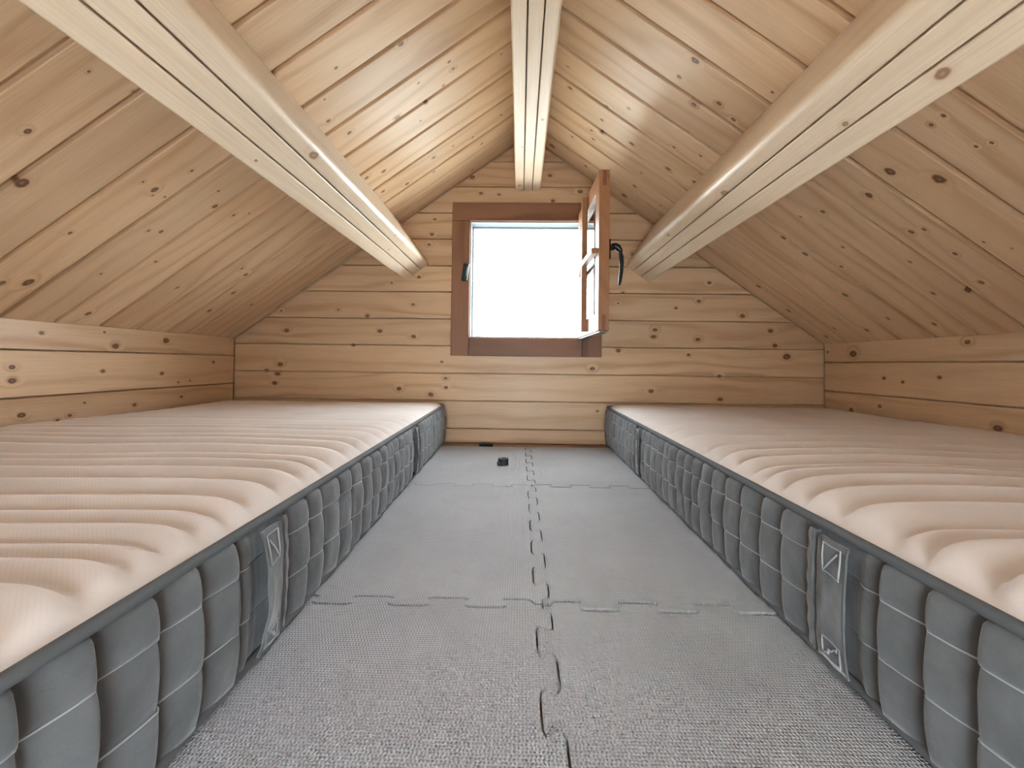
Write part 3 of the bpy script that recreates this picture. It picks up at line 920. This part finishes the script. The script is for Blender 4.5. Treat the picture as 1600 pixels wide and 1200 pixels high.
        for w0, w1 in ((0.74, 0.97), (0.04, 0.2)):
            bm = bmesh.new()
            cs = [(0.2, w0), (0.8, w0), (0.8, w1), (0.2, w1), (0.2, w0), (0.8, w1)]
            path = []
            for (ta, wa), (tb, wb) in zip(cs[:-1], cs[1:]):
                path += [on(ta + (tb - ta) * q / 8, wa + (wb - wa) * q / 8) for q in range(8)]
            keep = [path[0]]
            for q in path[1:]:
                if (q - keep[-1]).length > 1e-5: keep.append(q)
            bm_tube(bm, keep, 0.0009, 5)
            link('stitching', from_bm('stitching', bm), hd, THREAD)
        # flat seam band on the gable side of the strap
        bm = bmesh.new()
        prev = None
        for k in range(nh + 1):
            z = 0.010 + (MH - 0.016) * k / nh
            wv = 0.0012 * math.sin(k * 1.3 + seed)
            y0_, y1_ = h0 - 0.020 + wv, h0 - 0.005 + wv
            d = 0.0095 + 0.004 * max(0.0, math.sin(math.pi * k / nh)) ** 0.6
            cur = [bm.verts.new((-s * (d - 0.002), -y0_, z)), bm.verts.new((-s * (d + 0.001), -(y0_ + 0.002), z)), bm.verts.new((-s * (d + 0.001), -(y1_ - 0.004), z)),
                   bm.verts.new((-s * (d + 0.0045), -(y1_ - 0.0015), z)), bm.verts.new((-s * (d - 0.003), -y1_, z))]
            if prev:
                for a in range(4): bm.faces.new((prev[a], prev[a + 1], cur[a + 1], cur[a]))
            prev = cur
        link('seam_band', from_bm('seam_band', bm), root, SIDE_CLOTH, smooth=True)
    return root

def fill(known, lo, hi, a, b, seed):
    """known marks, then a regular but uneven run on either side of them"""
    r = random.Random(seed)
    out = list(known)
    x = min(known)
    while x > lo:
        x -= r.uniform(a, b); out.append(x)
    x = max(known)
    while x < hi:
        x += r.uniform(a, b); out.append(x)
    return sorted(out)

GAPB = 0.032
rip_a = [0.691,0.777,0.830,0.884,0.958,1.01,1.071,1.142,1.187,1.239,1.302,1.365,1.409,1.445,1.485,1.514,1.553,1.60]
rip_b = [0.674,0.769,0.858,0.948,0.987,1.044,1.099,1.151,1.186,1.234,1.288,1.351,1.424,1.456,1.51,1.56]
cr_a = [1.1652,1.2274,1.2721,1.320,1.379,1.4169,1.4678,1.5146,1.5659]
cr_b = [0.757,0.800,0.848,0.895,0.9425,0.982,1.0205,1.0738,1.1205,1.1715,1.2286,1.2781,1.3346,1.395,1.4315,1.4783,1.52]
def shift(L): return [q - GAPB for q in L]
mattress('mattress with beige top and grey quilted side on the strike plate side of the window', -1,
         (-0.338, -GAPB, TILE_T + 0.0020), math.radians(1.15),
         fill(shift(rip_a), 0.0, 2.1, 0.05, 0.075, 3), fill(shift(cr_a), 0.0, 2.05, 0.043, 0.055, 5),
         [(0.595 - GAPB, 0.632 - GAPB, 0.010), (1.345 - GAPB, 1.385 - GAPB, 0.017)], 11)
mattress('mattress with beige top and grey quilted side on the open sash side of the window', 1,
         (0.339, -GAPB, TILE_T + 0.0020), math.radians(-0.55) * -1 * -1,
         fill(shift(rip_b), 0.0, 2.1, 0.05, 0.075, 4), fill(shift(cr_b), 0.0, 2.05, 0.043, 0.055, 6),
         [(0.562 - GAPB, 0.598 - GAPB, 0.008), (1.352 - GAPB, 1.397 - GAPB, 0.008)], 23)

# ---------------------------------------------------------------- small black things on the floor
bm = bmesh.new()
n = 8
def prism(bm, pts, z0, z1):
    a = [bm.verts.new((x, y, z0)) for x, y in pts]; b = [bm.verts.new((x, y, z1)) for x, y in pts]
    bm.faces.new(a[::-1]); bm.faces.new(b)
    for i in range(len(pts)): bm.faces.new((a[i], a[(i + 1) % len(pts)], b[(i + 1) % len(pts)], b[i]))
prof = [(0.0175 * math.cos(math.radians(22.5 + 45 * k)), 0.0145 * math.sin(math.radians(22.5 + 45 * k))) for k in range(n)]
hole = [(0.0085 * math.cos(math.radians(22.5 + 45 * k)) + 0.003, 0.0065 * math.sin(math.radians(22.5 + 45 * k))) for k in range(n)]
H = 0.021
ob = [bm.verts.new((x, y, 0)) for x, y in prof]; ot = [bm.verts.new((x, y, H)) for x, y in prof]
it = [bm.verts.new((x, y, H)) for x, y in hole]; ib = [bm.verts.new((x, y, 0.006)) for x, y in hole]
bm.faces.new(ob[::-1]); bm.faces.new(ib)
for i in range(n):
    j = (i + 1) % n
    bm.faces.new((ob[i], ob[j], ot[j], ot[i])); bm.faces.new((ot[i], ot[j], it[j], it[i])); bm.faces.new((it[i], it[j], ib[j], ib[i]))
bmesh.ops.bevel(bm, geom=[e for e in bm.edges if e.calc_face_angle(0) > 0.6], offset=0.0012, segments=2, affect='EDGES', profile=0.5)
cap = empty('plastic_block', (-0.0735, -0.432, TILE_T + 0.0007), math.radians(12))
tag(cap, 'small black plastic block with a hollow top lying on a foam tile', 'plastic block')
link('body', from_bm('body', bm), cap, BLACK_PLASTIC)
bm = bmesh.new()
prism(bm, [(-0.021, -0.013), (-0.010, -0.0155), (-0.010, 0.004), (-0.020, 0.002)], 0.0, 0.012)
bmesh.ops.bevel(bm, geom=bm.edges[:], offset=0.001, segments=2, affect='EDGES', profile=0.5)
link('clip', from_bm('clip', bm), cap, BLACK_PLASTIC)

wed = empty('plastic_wedge', (-0.157, -0.062, 0.0004), math.radians(-7))
tag(wed, 'thin black plastic strip lying at the foot of the gable wall', 'strip')
bm = bmesh.new()
prism(bm, [(-0.028, -0.006), (0.028, -0.006), (0.028, 0.006), (-0.028, 0.006)], 0.0, 0.012)
bmesh.ops.bevel(bm, geom=bm.edges[:], offset=0.0016, segments=2, affect='EDGES', profile=0.5)
link('body', from_bm('body', bm), wed, BLACK_PLASTIC)
bm = bmesh.new()
prism(bm, [(-0.020, -0.003), (0.020, -0.003), (0.020, 0.003), (-0.020, 0.003)], 0.0118, 0.0135)
link('rib', from_bm('rib', bm), wed, BLACK_PLASTIC)

# ---------------------------------------------------------------- outside the window
gr = link('ground', box_mesh('ground', (-12, 0.6, -2.9), (12, 24, -2.7)), mat=GROUND)
tag(gr, 'pale ground outside the window', 'ground', kind='structure')
tree = empty('birch_tree', (-1.02, 3.0, -2.7))
tag(tree, 'slender birch with thin hanging twigs outside the window', 'tree')
r = random.Random(7)
bm = bmesh.new()
tp = [(0.05 * math.sin(k * 0.9), 0.04 * math.cos(k * 0.7), k * 0.72) for k in range(10)]
bm_tube(bm, tp, [0.11 - 0.0105 * k for k in range(10)], 10)
link('trunk', from_bm('trunk', bm), tree, BARK, smooth=True)
leaves_v, leaves_f = [], []
def leaf(p, size):
    a = r.uniform(0, 6.28); b = r.uniform(-1, 1)
    u = Vector((math.cos(a), math.sin(a), b)).normalized(); w = u.cross(Vector((r.uniform(-1, 1), r.uniform(-1, 1), r.uniform(-1, 1)))).normalized()
    i = len(leaves_v)
    for q in (p, p + u * size * 0.5 + w * size * 0.35, p + u * size, p + u * size * 0.5 - w * size * 0.35): leaves_v.append(tuple(q))
    leaves_f.append((i, i + 1, i + 2, i + 3))
for k in range(16):
    z = 2.0 + k * 0.30
    a = r.uniform(-0.7, 0.9) if k % 3 else r.uniform(2, 4.5)
    L = r.uniform(0.35, 0.58)
    base = Vector((0.04 * math.sin(z), 0.03, z))
    dirv = Vector((math.cos(a), math.sin(a), 0.55))
    pts = [base + dirv * (L * t) + Vector((0, 0, 0.12 * math.sin(3 * t) - 0.1 * t * t)) for t in (0, 0.3, 0.6, 0.85, 1.0)]
    bm = bmesh.new()
    bm_tube(bm, pts, [0.022, 0.017, 0.012, 0.008, 0.004], 6)
    br = link('branch', from_bm('branch', bm), tree, BARK, smooth=True)
    bm = bmesh.new()
    for q in range(4):
        t0_ = pts[1 + q % 4]
        p = Vector(t0_); tw = [p.copy()]
        for st in range(6):
            p = p + Vector((r.uniform(-0.03, 0.05), r.uniform(-0.04, 0.04), -r.uniform(0.08, 0.16)))
            tw.append(p.copy())
            for _ in range(2): leaf(p + Vector((r.uniform(-.03, .03), r.uniform(-.03, .03), r.uniform(-.03, .03))), r.uniform(0.025, 0.045))
        bm_tube(bm, tw, 0.0035, 4)
    link('twig', from_bm('twig', bm), br, BARK)
# one long branch whose twigs hang in front of the opening
bm = bmesh.new()
pts = [Vector((0.0, 0.0, 4.5)), Vector((0.25, 0.0, 5.0)), Vector((0.52, -0.02, 5.2)), Vector((0.70, -0.03, 5.22)), Vector((0.77, -0.03, 5.12))]
bm_tube(bm, pts, [0.03, 0.022, 0.015, 0.009, 0.005], 6)
br = link('branch', from_bm('branch', bm), tree, BARK, smooth=True)
bm = bmesh.new()
p = pts[-1].copy(); tw = [p.copy()]
for st in range(16):
    p = p + Vector((0.012 * math.sin(st * 1.7) + 0.003, r.uniform(-0.02, 0.02), -0.095))
    tw.append(p.copy())
    for _ in range(2): leaf(p, 0.075)
bm_tube(bm, tw, 0.013, 6)
link('twig', from_bm('twig', bm), br, BARK)
lv = link('leaves', pydata('leaves', leaves_v, leaves_f), tree, LEAF)
lv['kind'] = 'stuff'
